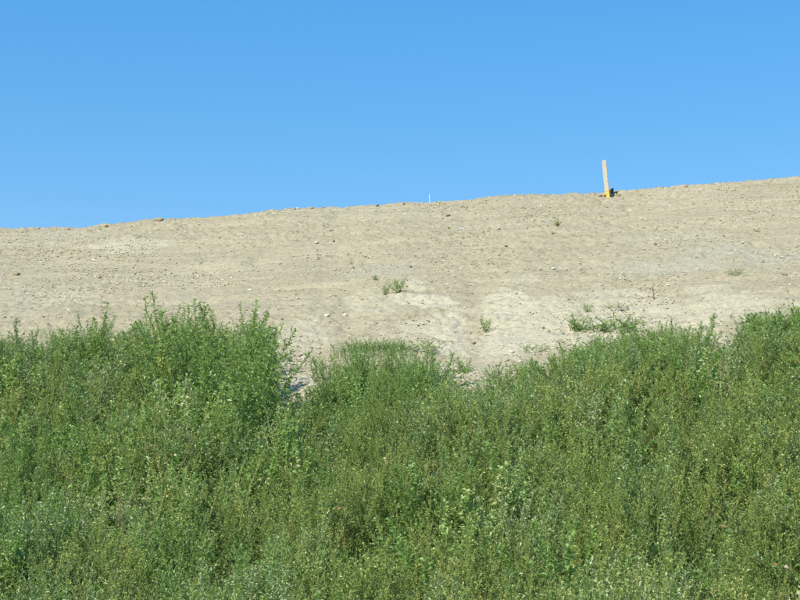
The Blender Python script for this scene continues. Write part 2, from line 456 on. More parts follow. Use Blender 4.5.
def weed(seed, H=1.0, nst=1, spread=0.05, lean=0.15, nbr=34, blen=0.28, first=0.10, elev=0.9, leafL=0.034, asp=0.26, gap=0.011, shape=0.7, tintc=0.45, tipt=0.25, spike=True, lay=0.0):
    """a branching herb: returns stems (v, f) and foliage (v, f, tint)"""
    rng = np.random.default_rng(seed)
    T = Tubes(); LP = []; LD = []; LL = []; LT = []
    for s in range(nst):
        a0 = rng.uniform(0, 2 * np.pi); r0 = spread * math.sqrt(rng.uniform(0, 1)) if nst > 1 else 0
        h = H * (rng.uniform(0.72, 1.0) if s else 1.0)
        k = 9; t = np.linspace(0, 1, k)
        out = np.array([math.cos(a0), math.sin(a0), 0]) * (lean * h * (0.3 + r0 / max(spread, .01)) if nst > 1 else lean * h * rng.uniform(.3, 1))
        wob = rng.normal(0, 0.012 * h, (k, 3)); wob[0] = 0; wob[:, 2] = 0
        pts = np.array([math.cos(a0) * r0, math.sin(a0) * r0, -0.03])[None] + np.stack([0 * t, 0 * t, t * (h + 0.03)], 1) + out[None] * (t ** 1.6)[:, None] + np.cumsum(wob, 0) * 0.6
        pts[:, 2] -= lay * h * t ** 2.5 * 0.3
        T.add(pts, 0.0055 * (0.5 + h / 2), 0.0014, 4)
        az = rng.uniform(0, 6.28)
        nb = max(5, int(nbr * rng.uniform(0.85, 1.15)))
        for b in range(nb):
            tt = first + (1 - first) * (b + rng.uniform(0, .8)) / nb
            p0 = np.array([np.interp(tt, t, pts[:, q]) for q in range(3)])
            az += 2.4 + rng.normal(0, 0.3)
            env = (min(1.0, tt / 0.35) ** 0.5) * (1 - tt) ** shape + 0.10
            bl = blen * h * env * rng.uniform(0.65, 1.2)
            e = elev + 0.35 * tt + rng.normal(0, 0.13)
            d = np.array([math.cos(az) * math.cos(e), math.sin(az) * math.cos(e), math.sin(e)])
            kk = 5; q = np.linspace(0, 1, kk)
            bp = p0[None] + d[None] * (q * bl)[:, None] + np.array([0, 0, 1.0])[None] * (bl * 0.22 * q ** 2 - lay * bl * 0.8 * q ** 2)[:, None]
            bp[1:] += rng.normal(0, 0.02 * bl, (kk - 1, 3))
            if bl > 0.05: T.add(bp, 0.0022, 0.0008, 3)
            nl = max(4, int(bl / gap))
            w = np.sort(rng.uniform(0.06, 1.0, nl))
            P = np.stack([np.interp(w, q, bp[:, c]) for c in range(3)], 1)
            tang = np.gradient(bp, axis=0)[np.clip((w * (kk - 1)).astype(int), 0, kk - 1)]
            tang /= np.linalg.norm(tang, axis=1, keepdims=True)
            rd = rng.normal(0, 1, (nl, 3)); rd -= tang * (rd * tang).sum(1, keepdims=True); rd /= np.linalg.norm(rd, axis=1, keepdims=True)
            D = tang * 0.75 + rd * rng.uniform(0.4, 1.1, (nl, 1))
            LP.append(P); LD.append(D)
            LL.append(leafL * rng.uniform(0.55, 1.15, nl) * (1.0 - 0.45 * w * tt))
            LT.append(np.clip(tintc + tipt * (w - 0.5) + rng.normal(0, 0.19, nl) + 0.10 * (tt - .5), 0, 1))
        if spike:                                  # close small leaves and seed heads on the leader
            nl = int(0.38 * h / 0.004)
            w = rng.uniform(0.68, 1.0, nl)
            P = np.stack([np.interp(w, t, pts[:, c]) for c in range(3)], 1)
            D = rng.normal(0, 1, (nl, 3)); D[:, 2] = np.abs(D[:, 2]) + 0.4
            LP.append(P); LD.append(D); LL.append(leafL * rng.uniform(0.35, 0.8, nl)); LT.append(np.clip(tintc + 0.15 + rng.normal(0, .12, nl), 0, 1))
    P = np.concatenate(LP); D = np.concatenate(LD); L = np.concatenate(LL); Tt = np.concatenate(LT)
    v, f = leaves(P, D, L, L * asp * rng.uniform(0.7, 1.3, len(L)), rng)
    sv, sf = T.get()
    return (sv, sf), (v, f, np.repeat(Tt, 4))

def tuft(seed, n=160, H=0.5, r=0.12, wid=0.007, arch=0.7, tintc=0.5):
    """a tuft of arching grass blades, four segments each"""
    rng = np.random.default_rng(seed)
    V = []; Fq = []; Tt = []; c = 0
    t = np.linspace(0, 1, 5)
    for b in range(n):
        a = rng.uniform(0, 6.28); rr = r * math.sqrt(rng.uniform()); h = H * rng.uniform(.5, 1)
        a2 = a + rng.normal(0, .6)
        p = np.array([math.cos(a) * rr, math.sin(a) * rr, -0.02])
        o = np.array([math.cos(a2), math.sin(a2), 0])
        ar = arch * rng.uniform(.3, 1.1)
        pts = p + o * (ar * h * t ** 1.8)[:, None] + np.stack([0 * t, 0 * t, h * (t - 0.35 * ar * t ** 2.5)], 1)
        sd_ = np.array([-o[1], o[0], 0]); w = wid * rng.uniform(.6, 1.2) * np.array([.8, 1, .85, .5, .08])
        V.append(np.stack([pts - sd_ * w[:, None] / 2, pts + sd_ * w[:, None] / 2], 1).reshape(-1, 3))
        for i in range(4): Fq.append((c + 2 * i, c + 2 * i + 1, c + 2 * i + 3, c + 2 * i + 2))
        c += 10; Tt.append(np.full(10, np.clip(tintc + rng.normal(0, .15), 0, 1)))
    return np.concatenate(V), np.array(Fq), np.concatenate(Tt)

KINDS = {}
def kind(key, stem_mesh_leaf, leafmat, stemmat='stem'):
    (sv, sf), (v, f, t) = stem_mesh_leaf
    KINDS[key] = (mesh_np('stem', sv, sf, M[stemmat], smooth=True), mesh_np('foliage', v, f, M[leafmat], attr={'tint': t}),
                  mesh_np('weed', np.concatenate([sv, v]), [sf, f + len(sv)], [M[stemmat], M[leafmat]],
                          np.concatenate([np.zeros(len(sf)), np.ones(len(f))]), {'tint': np.concatenate([np.zeros(len(sv)), t])}), float(v[:, 2].max()))

for i in range(5): kind('green%d' % i, weed(100 + i, nst=1 + i % 3, spread=.12, lean=.25, nbr=30 - 4 * (i % 3), blen=.36, elev=.5, leafL=.054, asp=.29, gap=.010), 'green')
for i in range(3): kind('tall%d' % i, weed(200 + i, nst=2, spread=.06, lean=.14, nbr=38, blen=.22, elev=.65, leafL=.042, asp=.26, gap=.010, shape=.9), 'green')
for i in range(3): kind('bush%d' % i, weed(300 + i, nst=9, spread=.24, lean=.32, nbr=24, blen=.28, elev=.5, leafL=.048, asp=.29, gap=.011), 'green')
for i in range(2): kind('dense%d' % i, weed(350 + i, nst=15, spread=.30, lean=.22, nbr=25, blen=.24, elev=.55, leafL=.046, asp=.28, gap=.0105, shape=.55), 'green')
for i in range(3): kind('silver%d' % i, weed(400 + i, nst=1 + i, spread=.12, lean=.26, nbr=24, blen=.34, elev=.5, leafL=.044, asp=.40, gap=.014, tipt=.4), 'silver')
for i in range(3): kind('yellow%d' % i, weed(500 + i, nst=2 + i, spread=.14, lean=.26, nbr=20, blen=.32, elev=.7, leafL=.040, asp=.38, gap=.012), 'yellow')
for i in range(2): kind('broad%d' % i, weed(650 + i, nst=1 + i, spread=.10, lean=.2, nbr=20, blen=.26, elev=.5, leafL=.075, asp=.46, gap=.022, tintc=.5), 'green')
for i in range(2): kind('open%d' % i, weed(600 + i, nst=4, spread=.16, lean=.36, nbr=15, blen=.28, elev=.6, leafL=.036, asp=.36, gap=.016, spike=False), 'green')
for i in range(2): kind('low%d' % i, weed(700 + i, H=.5, nst=7, spread=.10, lean=.85, nbr=8, blen=.5, first=.2, leafL=.040, asp=.34, gap=.013, elev=.5, spike=False, lay=.4), 'green')
for i in range(2): kind('dry%d' % i, weed(800 + i, nst=2, spread=.05, lean=.2, nbr=12, blen=.25, leafL=.024, asp=.5, gap=.018, elev=1.1, tintc=.9), 'yellow', 'drystem')
for i in range(2): kind('sprout%d' % i, weed(980 + i, H=.26, nst=8, spread=.06, lean=.55, nbr=9, blen=.55, first=.05, elev=.6, leafL=.036, asp=.36, gap=.0085, spike=False), 'green')
for i in range(2): kind('mat%d' % i, weed(985 + i, H=.18, nst=11, spread=.14, lean=1.0, nbr=6, blen=.7, first=.1, elev=.5, leafL=.032, asp=.38, gap=.009, spike=False, lay=.3), 'green')
for i in range(3): kind('mound%d' % i, weed(990 + i, H=.75, nst=8, spread=.26, lean=.16, nbr=24, blen=.17, elev=.4, leafL=.040, asp=.30, gap=.009, first=.05, shape=.22), 'green')
for i in range(3): kind('wisp%d' % i, weed(900 + i, nst=2, spread=.05, lean=.16, nbr=20, blen=.16, elev=.7, leafL=.042, asp=.3, gap=.013, shape=.5, first=.25), 'silver' if i == 2 else 'green')

# ---- upper edge of the weeds as it shows against the soil
WTOP = np.array([(-300, 335), (0, 337), (20, 329), (40, 330), (60, 333), (80, 318), (100, 314), (112, 338), (125, 340), (140, 326), (160, 318), (185, 316), (210, 312), (240, 311),
                 (260, 316), (266, 332), (272, 366), (279, 404), (303, 406), (312, 402), (319, 392), (330, 382), (345, 374), (365, 370), (400, 368), (425, 370), (440, 376), (447, 384), (460, 388),
                 (480, 382), (500, 378), (525, 369), (545, 359), (575, 351), (600, 354), (625, 344), (640, 330), (660, 324), (680, 322), (695, 336), (712, 350), (728, 338),
                 (745, 330), (765, 316), (785, 311), (800, 313), (1100, 310)], float)
uu = np.arange(-300, 1101, 2.0)
wt = np.interp(uu, WTOP[:, 0], WTOP[:, 1])
wtm = np.array([wt[max(0, i - 5):i + 6].max() for i in range(len(wt))])
def wtop(u): return np.interp(u, uu, wtm)

# ---- the cover, one object for each look; plants stand on the ground, instanced with geometry nodes
def instancer(name, pts, scl, rz, tilt, pick, meshes, label, hue=None):
    col = bpy.data.collections.new(name + '_kinds')
    for i, me in enumerate(meshes):
        col.objects.link(bpy.data.objects.new('k%02d_%s' % (i, name), me))
    me = bpy.data.meshes.new(name)
    me.vertices.add(len(pts)); me.vertices.foreach_set('co', np.ascontiguousarray(pts, dtype=np.float32).ravel())
    rot = np.stack([tilt[:, 0], tilt[:, 1], rz], 1).astype(np.float32)
    a = me.attributes.new('rot', 'FLOAT_VECTOR', 'POINT'); a.data.foreach_set('vector', np.ascontiguousarray(rot).ravel())
    sc = scl if scl.ndim == 2 else np.stack([scl] * 3, 1)
    a = me.attributes.new('scl', 'FLOAT_VECTOR', 'POINT'); a.data.foreach_set('vector', np.ascontiguousarray(sc, dtype=np.float32).ravel())
    a = me.attributes.new('pick', 'INT', 'POINT'); a.data.foreach_set('value', np.ascontiguousarray(pick, dtype=np.int32))
    if hue is not None: a = me.attributes.new('hue', 'FLOAT', 'POINT'); a.data.foreach_set('value', np.ascontiguousarray(hue, dtype=np.float32))
    o = put(name, me)
    ng = bpy.data.node_groups.new(name, 'GeometryNodeTree')
    ng.interface.new_socket('Geometry', in_out='INPUT', socket_type='NodeSocketGeometry')
    ng.interface.new_socket('Geometry', in_out='OUTPUT', socket_type='NodeSocketGeometry')
    gi = ng.nodes.new('NodeGroupInput'); go = ng.nodes.new('NodeGroupOutput')
    m2p = ng.nodes.new('GeometryNodeMeshToPoints')
    iop = ng.nodes.new('GeometryNodeInstanceOnPoints')
    ci = ng.nodes.new('GeometryNodeCollectionInfo'); ci.inputs[0].default_value = col
    ci.inputs['Separate Children'].default_value = True; ci.inputs['Reset Children'].default_value = True
    def na(nm, ty):
        n = ng.nodes.new('GeometryNodeInputNamedAttribute'); n.data_type = ty; n.inputs[0].default_value = nm; return n.outputs[0]
    L = ng.links.new
    L(gi.outputs[0], m2p.inputs[0]); L(m2p.outputs[0], iop.inputs['Points']); L(ci.outputs[0], iop.inputs['Instance'])
    iop.inputs['Pick Instance'].default_value = True
    L(na('pick', 'INT'), iop.inputs['Instance Index'])
    e2r = ng.nodes.new('FunctionNodeEulerToRotation'); L(na('rot', 'FLOAT_VECTOR'), e2r.inputs[0]); L(e2r.outputs[0], iop.inputs['Rotation'])
    L(na('scl', 'FLOAT_VECTOR'), iop.inputs['Scale'])
    L(iop.outputs[0], go.inputs[0])
    md = o.modifiers.new('scatter', 'NODES'); md.node_group = ng
    return tag(o, label, kind='stuff')

def clumps(n, seed):
    """growth in clumps: a clump shares its kind, height and shade of green"""
    rng = np.random.default_rng(seed)
    cx = rng.uniform(-7.6, 7.6, n); cy = rng.uniform(5.8, 17.0, n)
    H = 0.44 + 0.66 * rng.beta(2.0, 1.6, n) + 0.22 * fbm(cx * .5, cy * .5, seed, 2)
    yel = 0.27 + 0.9 * np.maximum(fbm(cx * .4, cy * .4, 99, 3), 0) + 0.22 * sstep(-1, 2.5, cx) * sstep(13, 9, cy)
    sil = 0.14 + 0.5 * np.maximum(fbm(cx * .9, cy * .9, 78, 2), 0) + 0.15 * sstep(-1.5, -3.0, cx)
    q = rng.uniform(0, 1, n)
    sp = np.where(q < sil, 'silver', np.where(q < sil + yel, 'yellow', np.where(q < sil + yel + .11, 'broad', np.where(q < sil + yel + .22, 'tall', np.where(q < sil + yel + .28, 'open', 'green')))))
    q2 = rng.uniform(0, 1, n); sp = np.where(q2 < .025, 'dry', sp)
    hue = np.clip(rng.normal(0, .13, n), -.25, .3)
    rows = {}
    for c in range(n):
        m = int(rng.integers(4, 7)); rc = rng.uniform(.12, .24)
        d = rng.normal(0, rc, (m, 2))
        x = cx[c] + d[:, 0]; y = cy[c] + d[:, 1]
        h = H[c] * (1 - .30 * np.minimum((d ** 2).sum(1) / (1.5 * rc) ** 2, 1)) * rng.uniform(.85, 1.03, m)
        rows.setdefault(str(sp[c]), []).append(np.stack([x, y, h, np.full(m, hue[c])], 1))
    return {k: np.concatenate(v) for k, v in rows.items()}, rng

def settle(x, y, h, rng, margin=0.0, lowest=.28):
    z = ground(x, y)
    u, v = project(x, y, z + h)
    lim = wtop(u) + margin + rng.normal(0, 4, len(x)) - rng.gamma(.6, 4, len(x))
    need = v - lim
    h2 = np.where(need < 0, h + need / F * y * 1.02, h)
    return z, h2, h2 > lowest

def cover(name, label, keysets, margin=0.0, lowest=.28):
    P = []; SC = []; RZ = []; TL = []; PK = []; HU = []; meshes = []
    for keys, rows, rng in keysets:
        x, y, h, hu = rows.T
        z, h, ok = settle(x, y, h, rng, margin, lowest)
        x, y, z, h, hu = x[ok], y[ok], z[ok], h[ok], hu[ok]
        pk = rng.integers(0, len(keys), len(x))
        s_ = h / np.array([KINDS[k][3] for k in keys])[pk]
        wd = np.maximum(s_, .45) * rng.uniform(.9, 1.15, len(x))
        P.append(np.stack([x, y, z], 1)); SC.append(np.stack([wd, wd, s_], 1)); RZ.append(rng.uniform(0, 6.28, len(x)))
        TL.append(np.stack([rng.normal(.05, .10, len(x)), rng.normal(.07, .10, len(x))], 1)); PK.append(pk + len(meshes)); HU.append(hu)
        meshes += [KINDS[k][2] for k in keys]
    c = np.concatenate
    return instancer(name, c(P), c(SC), c(RZ), c(TL), c(PK), meshes, label, c(HU))

CL, crng = clumps(1650, 21)
fam = lambda k: [q for q in KINDS if q.startswith(k) and q[len(k):].isdigit()]
cover('green_weeds', 'thick growth of green leafy weeds covering the foot of the bank', [(fam(k), CL[k], crng) for k in ('green', 'tall', 'open', 'broad')])
cover('silvery_weeds', 'silvery grey-green weeds mixed through the growth at the foot of the bank', [(fam('silver'), CL['silver'], crng)])
cover('yellowing_weeds', 'yellow-green thin-stemmed weeds mixed through the growth at the foot of the bank', [(fam('yellow'), CL['yellow'], crng)])
cover('dry_weeds', 'dry straw-coloured stalks standing in the growth at the foot of the bank', [(fam('dry'), CL['dry'], crng)])
q_ = np.random.default_rng(4)
und = np.stack([q_.uniform(-7.5, 7.5, 3600), q_.uniform(5.8, 17.5, 3600), q_.uniform(.16, .42, 3600), q_.normal(-.05, .1, 3600)], 1)
cover('low_weeds', 'short undergrowth between the weeds at the foot of the bank', [(['low0', 'low1', 'open1', 'mat0', 'sprout0'], und, q_)], -7.0, .12)

# ---- plants one can tell apart
def plant(name, key, u, vtop, h, label, cat='weed', group=None, wide=1.0, lean=(0, 0), rz=None, seed=0):
    p = spot(u, vtop, h)
    e = bpy.data.objects.new(name, None); C.objects.link(e); e.empty_display_size = 0.2
    e.location = (float(p[0]), float(p[1]), float(p[2]))
    s = h / KINDS[key][3]
    e.scale = (s * wide, s * wide, s)
    e.rotation_euler = (lean[0], lean[1], (u * 1.7 + vtop) % 6.28 if rz is None else rz)
    put('stem', KINDS[key][0], e)
    tag(put('foliage', KINDS[key][1], e), kind='stuff')
    return tag(e, label, cat, group)

G1 = 'tall weeds along the upper edge of the growth'
for a in (
    ('weed_bush', 'dense0', 205, 311, 1.30, 'largest bushy green weed in the middle of the big left thicket', 1.25),
    ('weed_bush', 'dense1', 240, 308, 1.28, 'dense green weed bush ending the big left thicket with a steep edge over bare dirt', 1.05),
    ('weed_bush', 'bush2', 222, 345, 1.15, 'dark lower bush in front of the big left thicket', 1.2),
    ('weed_bush', 'bush0', 234, 352, 1.05, 'rounded green bush low at the right end of the big left thicket', .95),
    ('tall_weed', 'wisp0', 163, 292, 1.15, 'tallest thin feathery weed shoot in the left half, poking above the thicket', 1.4),
    ('tall_weed', 'tall0', 178, 308, 1.05, 'feathery weed just right of the tallest thin left shoot', 1.2),
    ('tall_weed', 'tall1', 202, 302, 1.15, 'curved green weed leader above the middle of the big left thicket', 1.2),
    ('tall_weed', 'tall2', 240, 300, 1.15, 'pointed green weed leader near the right end of the big left thicket', 1.2),
    ('tall_weed', 'wisp1', 252, 306, 1.05, 'thin weed shoot at the right end of the thicket top', 1.2),
    ('tall_weed', 'wisp1', 155, 304, 1.05, 'thin forked weed shoot just left of the tallest left shoot', 1.4),
    ('tall_weed', 'wisp0', 190, 304, 1.10, 'slender weed shoot over the left half of the big thicket', 1.4),
    ('tall_weed', 'wisp1', 226, 304, 1.12, 'slender weed shoot over the right half of the big thicket', 1.4),
    ('tall_weed', 'wisp2', 115, 330, .90, 'greyish thin weed in the dip right of the forked left weed', 1.5),
    ('tall_weed', 'wisp0', 60, 326, .90, 'thin green weed between the silvery weeds and the forked weed', 1.4),
    ('tall_weed', 'wisp2', 540, 356, .75, 'greyish thin weed left of the wispy pair', 1.5),
    ('tall_weed', 'wisp1', 638, 326, .92, 'thin weed on the left shoulder of the right-hand bush', 1.4),
    ('tall_weed', 'wisp0', 763, 314, .95, 'thin weed leaning on the thick right column', 1.4),
    ('tall_weed', 'tall2', 91, 302, 1.10, 'slim pale green weed with forked tip near the left side', 1.4),
    ('tall_weed', 'tall0', 102, 314, .98, 'bushy green weed right behind the slim forked left one', 1.5),
    ('tall_weed', 'wisp1', 82, 322, .95, 'short thin weed left of the slim forked one', 1.5),
    ('tall_weed', 'tall1', 140, 322, .98, 'upright green weed between the forked weed and the big thicket', 1.4),
    ('silvery_weed', 'silver1', 25, 322, .92, 'greyish silvery weed near the left picture edge', 1.3),
    ('silvery_weed', 'silver2', 46, 328, .90, 'silvery weed with pale leaves between the left edge and the forked weed', 1.2),
    ('silvery_weed', 'silver0', 4, 336, .85, 'silvery weed cut off by the left picture edge', 1.3),
    ('weed_bush', 'mound0', 331, 362, .62, 'open weed clump on the left shoulder of the middle mound', .7),
    ('weed_bush', 'mound1', 342, 346, .75, 'open weed clump with dirt showing through, left of the middle mound top', .9),
    ('weed_bush', 'mound2', 360, 339, .75, 'weed clump under the left part of the grass crown of the middle mound', .9),
    ('weed_bush', 'mound0', 380, 337, .75, 'weed clump under the highest part of the middle mound', .9),
    ('weed_bush', 'mound1', 400, 340, .75, 'weed clump under the right part of the grass crown of the middle mound', .9),
    ('weed_bush', 'mound2', 417, 347, .72, 'open weed clump on the right slope of the middle mound', .9),
    ('tall_weed', 'tall1', 436, 350, .74, 'dark green weed closing the middle mound on its right', 1.5),
    ('weed_bush', 'mound2', 334, 352, .66, 'slim clump between the two open clumps on the left of the middle mound', .7),
    ('weed_bush', 'mound0', 351, 341, .72, 'slim clump just left of the middle mound top', .7),
    ('weed_bush', 'mound1', 370, 337, .72, 'slim clump at the top of the middle mound, left of its centre', .7),
    ('weed_bush', 'mound2', 390, 338, .72, 'slim clump at the top of the middle mound, right of its centre', .7),
    ('weed_bush', 'mound0', 409, 343, .70, 'slim clump just right of the middle mound top', .7),
    ('weed_bush', 'mound1', 427, 352, .68, 'slim clump low on the right slope of the middle mound', .7),
    ('weed_bush', 'mound1', 352, 366, .60, 'leafy clump low in front of the middle mound on its left', 1.0),
    ('weed_bush', 'mound0', 395, 364, .60, 'leafy clump low in front of the middle mound on its right', 1.0),
    ('tall_weed', 'wisp2', 470, 376, .62, 'short greyish weed in the dip right of the middle mound', 1.5),
    ('tall_weed', 'tall2', 511, 366, .72, 'narrow weed shoot standing up in the dip right of centre', 1.3),
    ('tall_weed', 'wisp0', 564, 348, .80, 'thin weed shoot left of the right-hand thicket', 1.4),
    ('tall_weed', 'wisp1', 581, 338, .90, 'tall wispy weed in front of the small creeping plants', 1.4),
    ('tall_weed', 'wisp2', 604, 350, .75, 'pale wispy weed below the creeping plants', 1.5),
    ('weed_bush', 'dense1', 652, 322, .98, 'dense green weed bush rising right of the creeping plants', .95),
    ('weed_bush', 'bush2', 676, 318, .98, 'green weed bush with drooping tips on the right side', .85),
    ('tall_weed', 'wisp0', 692, 312, .95, 'thin weed stem bending right over the bare notch', 1.5),
    ('tall_weed', 'wisp2', 728, 330, .82, 'greyish weed just right of the bare notch', 1.5),
    ('tall_weed', 'tall1', 779, 304, 1.02, 'thick upright weed column near the right picture edge', 1.6),
    ('weed_bush', 'open1', 750, 326, .85, 'loose spreading weed left of the thick right column', 1.1),
    ('tall_weed', 'tall0', 797, 312, .98, 'green weed cut off by the right picture edge', 1.5),
):
    nm, key, u, v, h, lab, wd = a
    plant(nm, key, u, v, h, lab, 'bush' if 'bush' in nm else 'weed', G1, wd, lean=(R.normal(.03, .05), R.normal(.05, .06)))

# young plants on the open bank
G2 = 'small plants scattered on the bare bank'
for a in (
    ('small_plant', 'sprout0', 397, 276, .22, 'bushiest small green plant standing alone on the bare bank', 1.05),
    ('small_plant', 'sprout1', 385, 284, .14, 'smaller sprout touching the bushiest lone plant on its left', 1.0),
    ('small_plant', 'sprout1', 375, 275, .07, 'tiny green sprout just above left of the bushiest lone plant', 1.2),
    ('small_plant', 'sprout1', 486, 316, .20, 'slender pale green seedling beside the shallow rill', .8),
    ('small_plant', 'sprout0', 463, 356, .18, 'spreading dark green plant on pale crust right of the middle mound', 1.2),
    ('small_plant', 'mat1', 535, 342, .12, 'tiny faint green sprout left of the wispy weeds', 1.1),
    ('small_plant', 'sprout0', 577, 313, .22, 'dark green creeping plant at the left end of the creeping row', 1.3),
    ('small_plant', 'mat0', 594, 318, .17, 'flat green creeping plant second from left in its row', 1.6),
    ('small_plant', 'mat1', 615, 316, .17, 'bluish green creeping plant in the right part of its row', 1.6),
    ('small_plant', 'mat0', 632, 318, .15, 'flat creeping plant at the right end of its row', 1.5),
    ('small_plant', 'mat1', 618, 304, .06, 'faint pale green patch plant above the creeping row', 2.2),
    ('small_plant', 'sprout1', 586, 302, .13, 'small dark sprig above the creeping row', .9),
    ('small_plant', 'mat1', 735, 269, .08, 'lone greyish green sprig high on the right bank', 1.0),
    ('small_plant', 'mat0', 602, 334, .19, 'green plant below the creeping row with thin stems', 1.2),
    ('small_plant', 'mat1', 418, 339, .14, 'flat green plant at the right rim of the middle mound', 1.5),
):
    nm, key, u, v, h, lab, wd = a
    plant(nm, key, u, v, h, lab, 'plant', G2, wd)

# yellow weed high on the bank
kind('straw', weed(951, H=.3, nst=8, spread=.06, lean=.7, nbr=8, blen=.5, leafL=.045, asp=.5, gap=.009, tintc=.85, spike=False), 'yellow', 'drystem')
plant('yellow_plant', 'straw', 557, 219, .12, 'small yellow withered plant high on the bank above centre', 'plant', G2, 1.3)
plant('yellow_plant', 'straw', 553, 231.5, .045, 'flat yellowish tuft just below the withered yellow plant', 'plant', G2, 2.0)
plant('yellow_plant', 'straw', 449, 226.5, .035, 'flat yellowish tuft left of the withered yellow plant', 'plant', G2, 2.0)

# grass crown of the middle mound
def grass(u, v, h, label, seed, n=200, r=.20):
    p = spot(u, v, h * .8)
    a, b, t = tuft(seed, n, h, r, .0055, 1.6, tintc=.35)
    o = put('grass_tuft', mesh_np('grass_tuft', a, b, M['grass'], attr={'tint': t}), None, p)
    return tag(o, label, 'grass', 'grass tufts on the middle mound')
grass(358, 336, .24, 'bright green grass tuft crowning the middle mound on its left', 41)
grass(378, 333.5, .24, 'bright green grass tuft crowning the middle mound at its top', 42)
grass(397, 337, .22, 'bright green grass tuft crowning the middle mound on its right', 43)
for k, (u, v, h, lab) in enumerate(((343, 344, .2, 'long grass hanging down the left shoulder of the middle mound'), (420, 345, .2, 'thin grass on the right slope of the middle mound'),
                                    (331, 357, .2, 'long grass low on the left flank of the middle mound'))):
    grass(u, v, h, lab, 50 + k, 60, .2)

# yellow flower heads in the left thicket
def flowers(u, v, label, seed):
    p = spot(u, v, .95, 20)
    rng = np.random.default_rng(seed)
    e = bpy.data.objects.new('flowering_weed', None); C.objects.link(e); e.location = tuple(map(float, p))
    T = Tubes(); P = []
    for s in range(7):
        a = rng.uniform(0, 6.28); t = np.linspace(0, 1, 7); h = rng.uniform(.8, 1.0); rr = rng.uniform(.03, .14)
        pts = np.stack([math.cos(a) * rr * t ** 1.5, math.sin(a) * rr * t ** 1.5, -.03 + t * h], 1)
        T.add(pts, .004, .0012, 4)
        n = 14; w = rng.uniform(.80, 1, n)
        q = np.stack([np.interp(w, t, pts[:, c]) for c in range(3)], 1)
        P.append(q + rng.normal(0, .018, q.shape))
    sv, sf = T.get(); put('stem', mesh_np('stem', sv, sf, M['stem']), e)
    P = np.concatenate(P); D = rng.normal(0, 1, P.shape); D[:, 2] += .8
    v_, f_ = leaves(P, D, np.full(len(P), .016), np.full(len(P), .012), rng)
    tag(put('flower_head', mesh_np('flower_head', v_, f_, M['flower']), e), kind='stuff')
    tag(e, label, 'flowering weed')
flowers(168, 346, 'weed with yellow flowers in the left thicket below the tallest shoot', 61)

# ------------------------------------------------------------------ stones, clods, gravel
def rock_mesh(name, seed, m, sub=2, flat=.62, jag=.32):
    import bmesh
    rng = np.random.default_rng(seed)
    bm = bmesh.new(); bmesh.ops.create_icosphere(bm, subdivisions=sub, radius=1.0)
    v = np.array([q.co[:] for q in bm.verts]); f = np.array([[q.index for q in fc.verts] for fc in bm.faces]); bm.free()
    for k in range(9):                                   # planes cut facets
        d = rng.normal(0, 1, 3); d /= np.linalg.norm(d); c = rng.uniform(.55, .9)
        s = v @ d; v = v - np.maximum(s - c, 0)[:, None] * d[None]
    v *= 1 + jag * .35 * rng.normal(0, .35, (len(v), 1))
    v *= np.array([1.0, rng.uniform(.65, .95), flat])
    return mesh_np(name, v, f, m)

ROCK = [rock_mesh('stone', 10 + i, M['stone'], 2) for i in range(6)]
CLOD = [rock_mesh('earth_clod', 30 + i, M['clod'], 2, .7, .8) for i in range(4)]
GRAV = [rock_mesh('gravel', 50 + i, M['gravel'], 1, .7, .4) for i in range(6)]

def rest(name, me, u, v, r, label, cat, group, seed):
    p = spot(u, v)
    g = ground(p[0], p[1])
    rng = np.random.default_rng(seed)
    return tag(put(name, me, None, (p[0], p[1], g + r * .12), (rng.normal(.35, .2), rng.normal(0, .2), rng.uniform(0, 6.28)), (r * rng.uniform(1, 1.5) * .8, r * rng.uniform(.8, 1.1) * .8, r * .62)), label, cat, group)

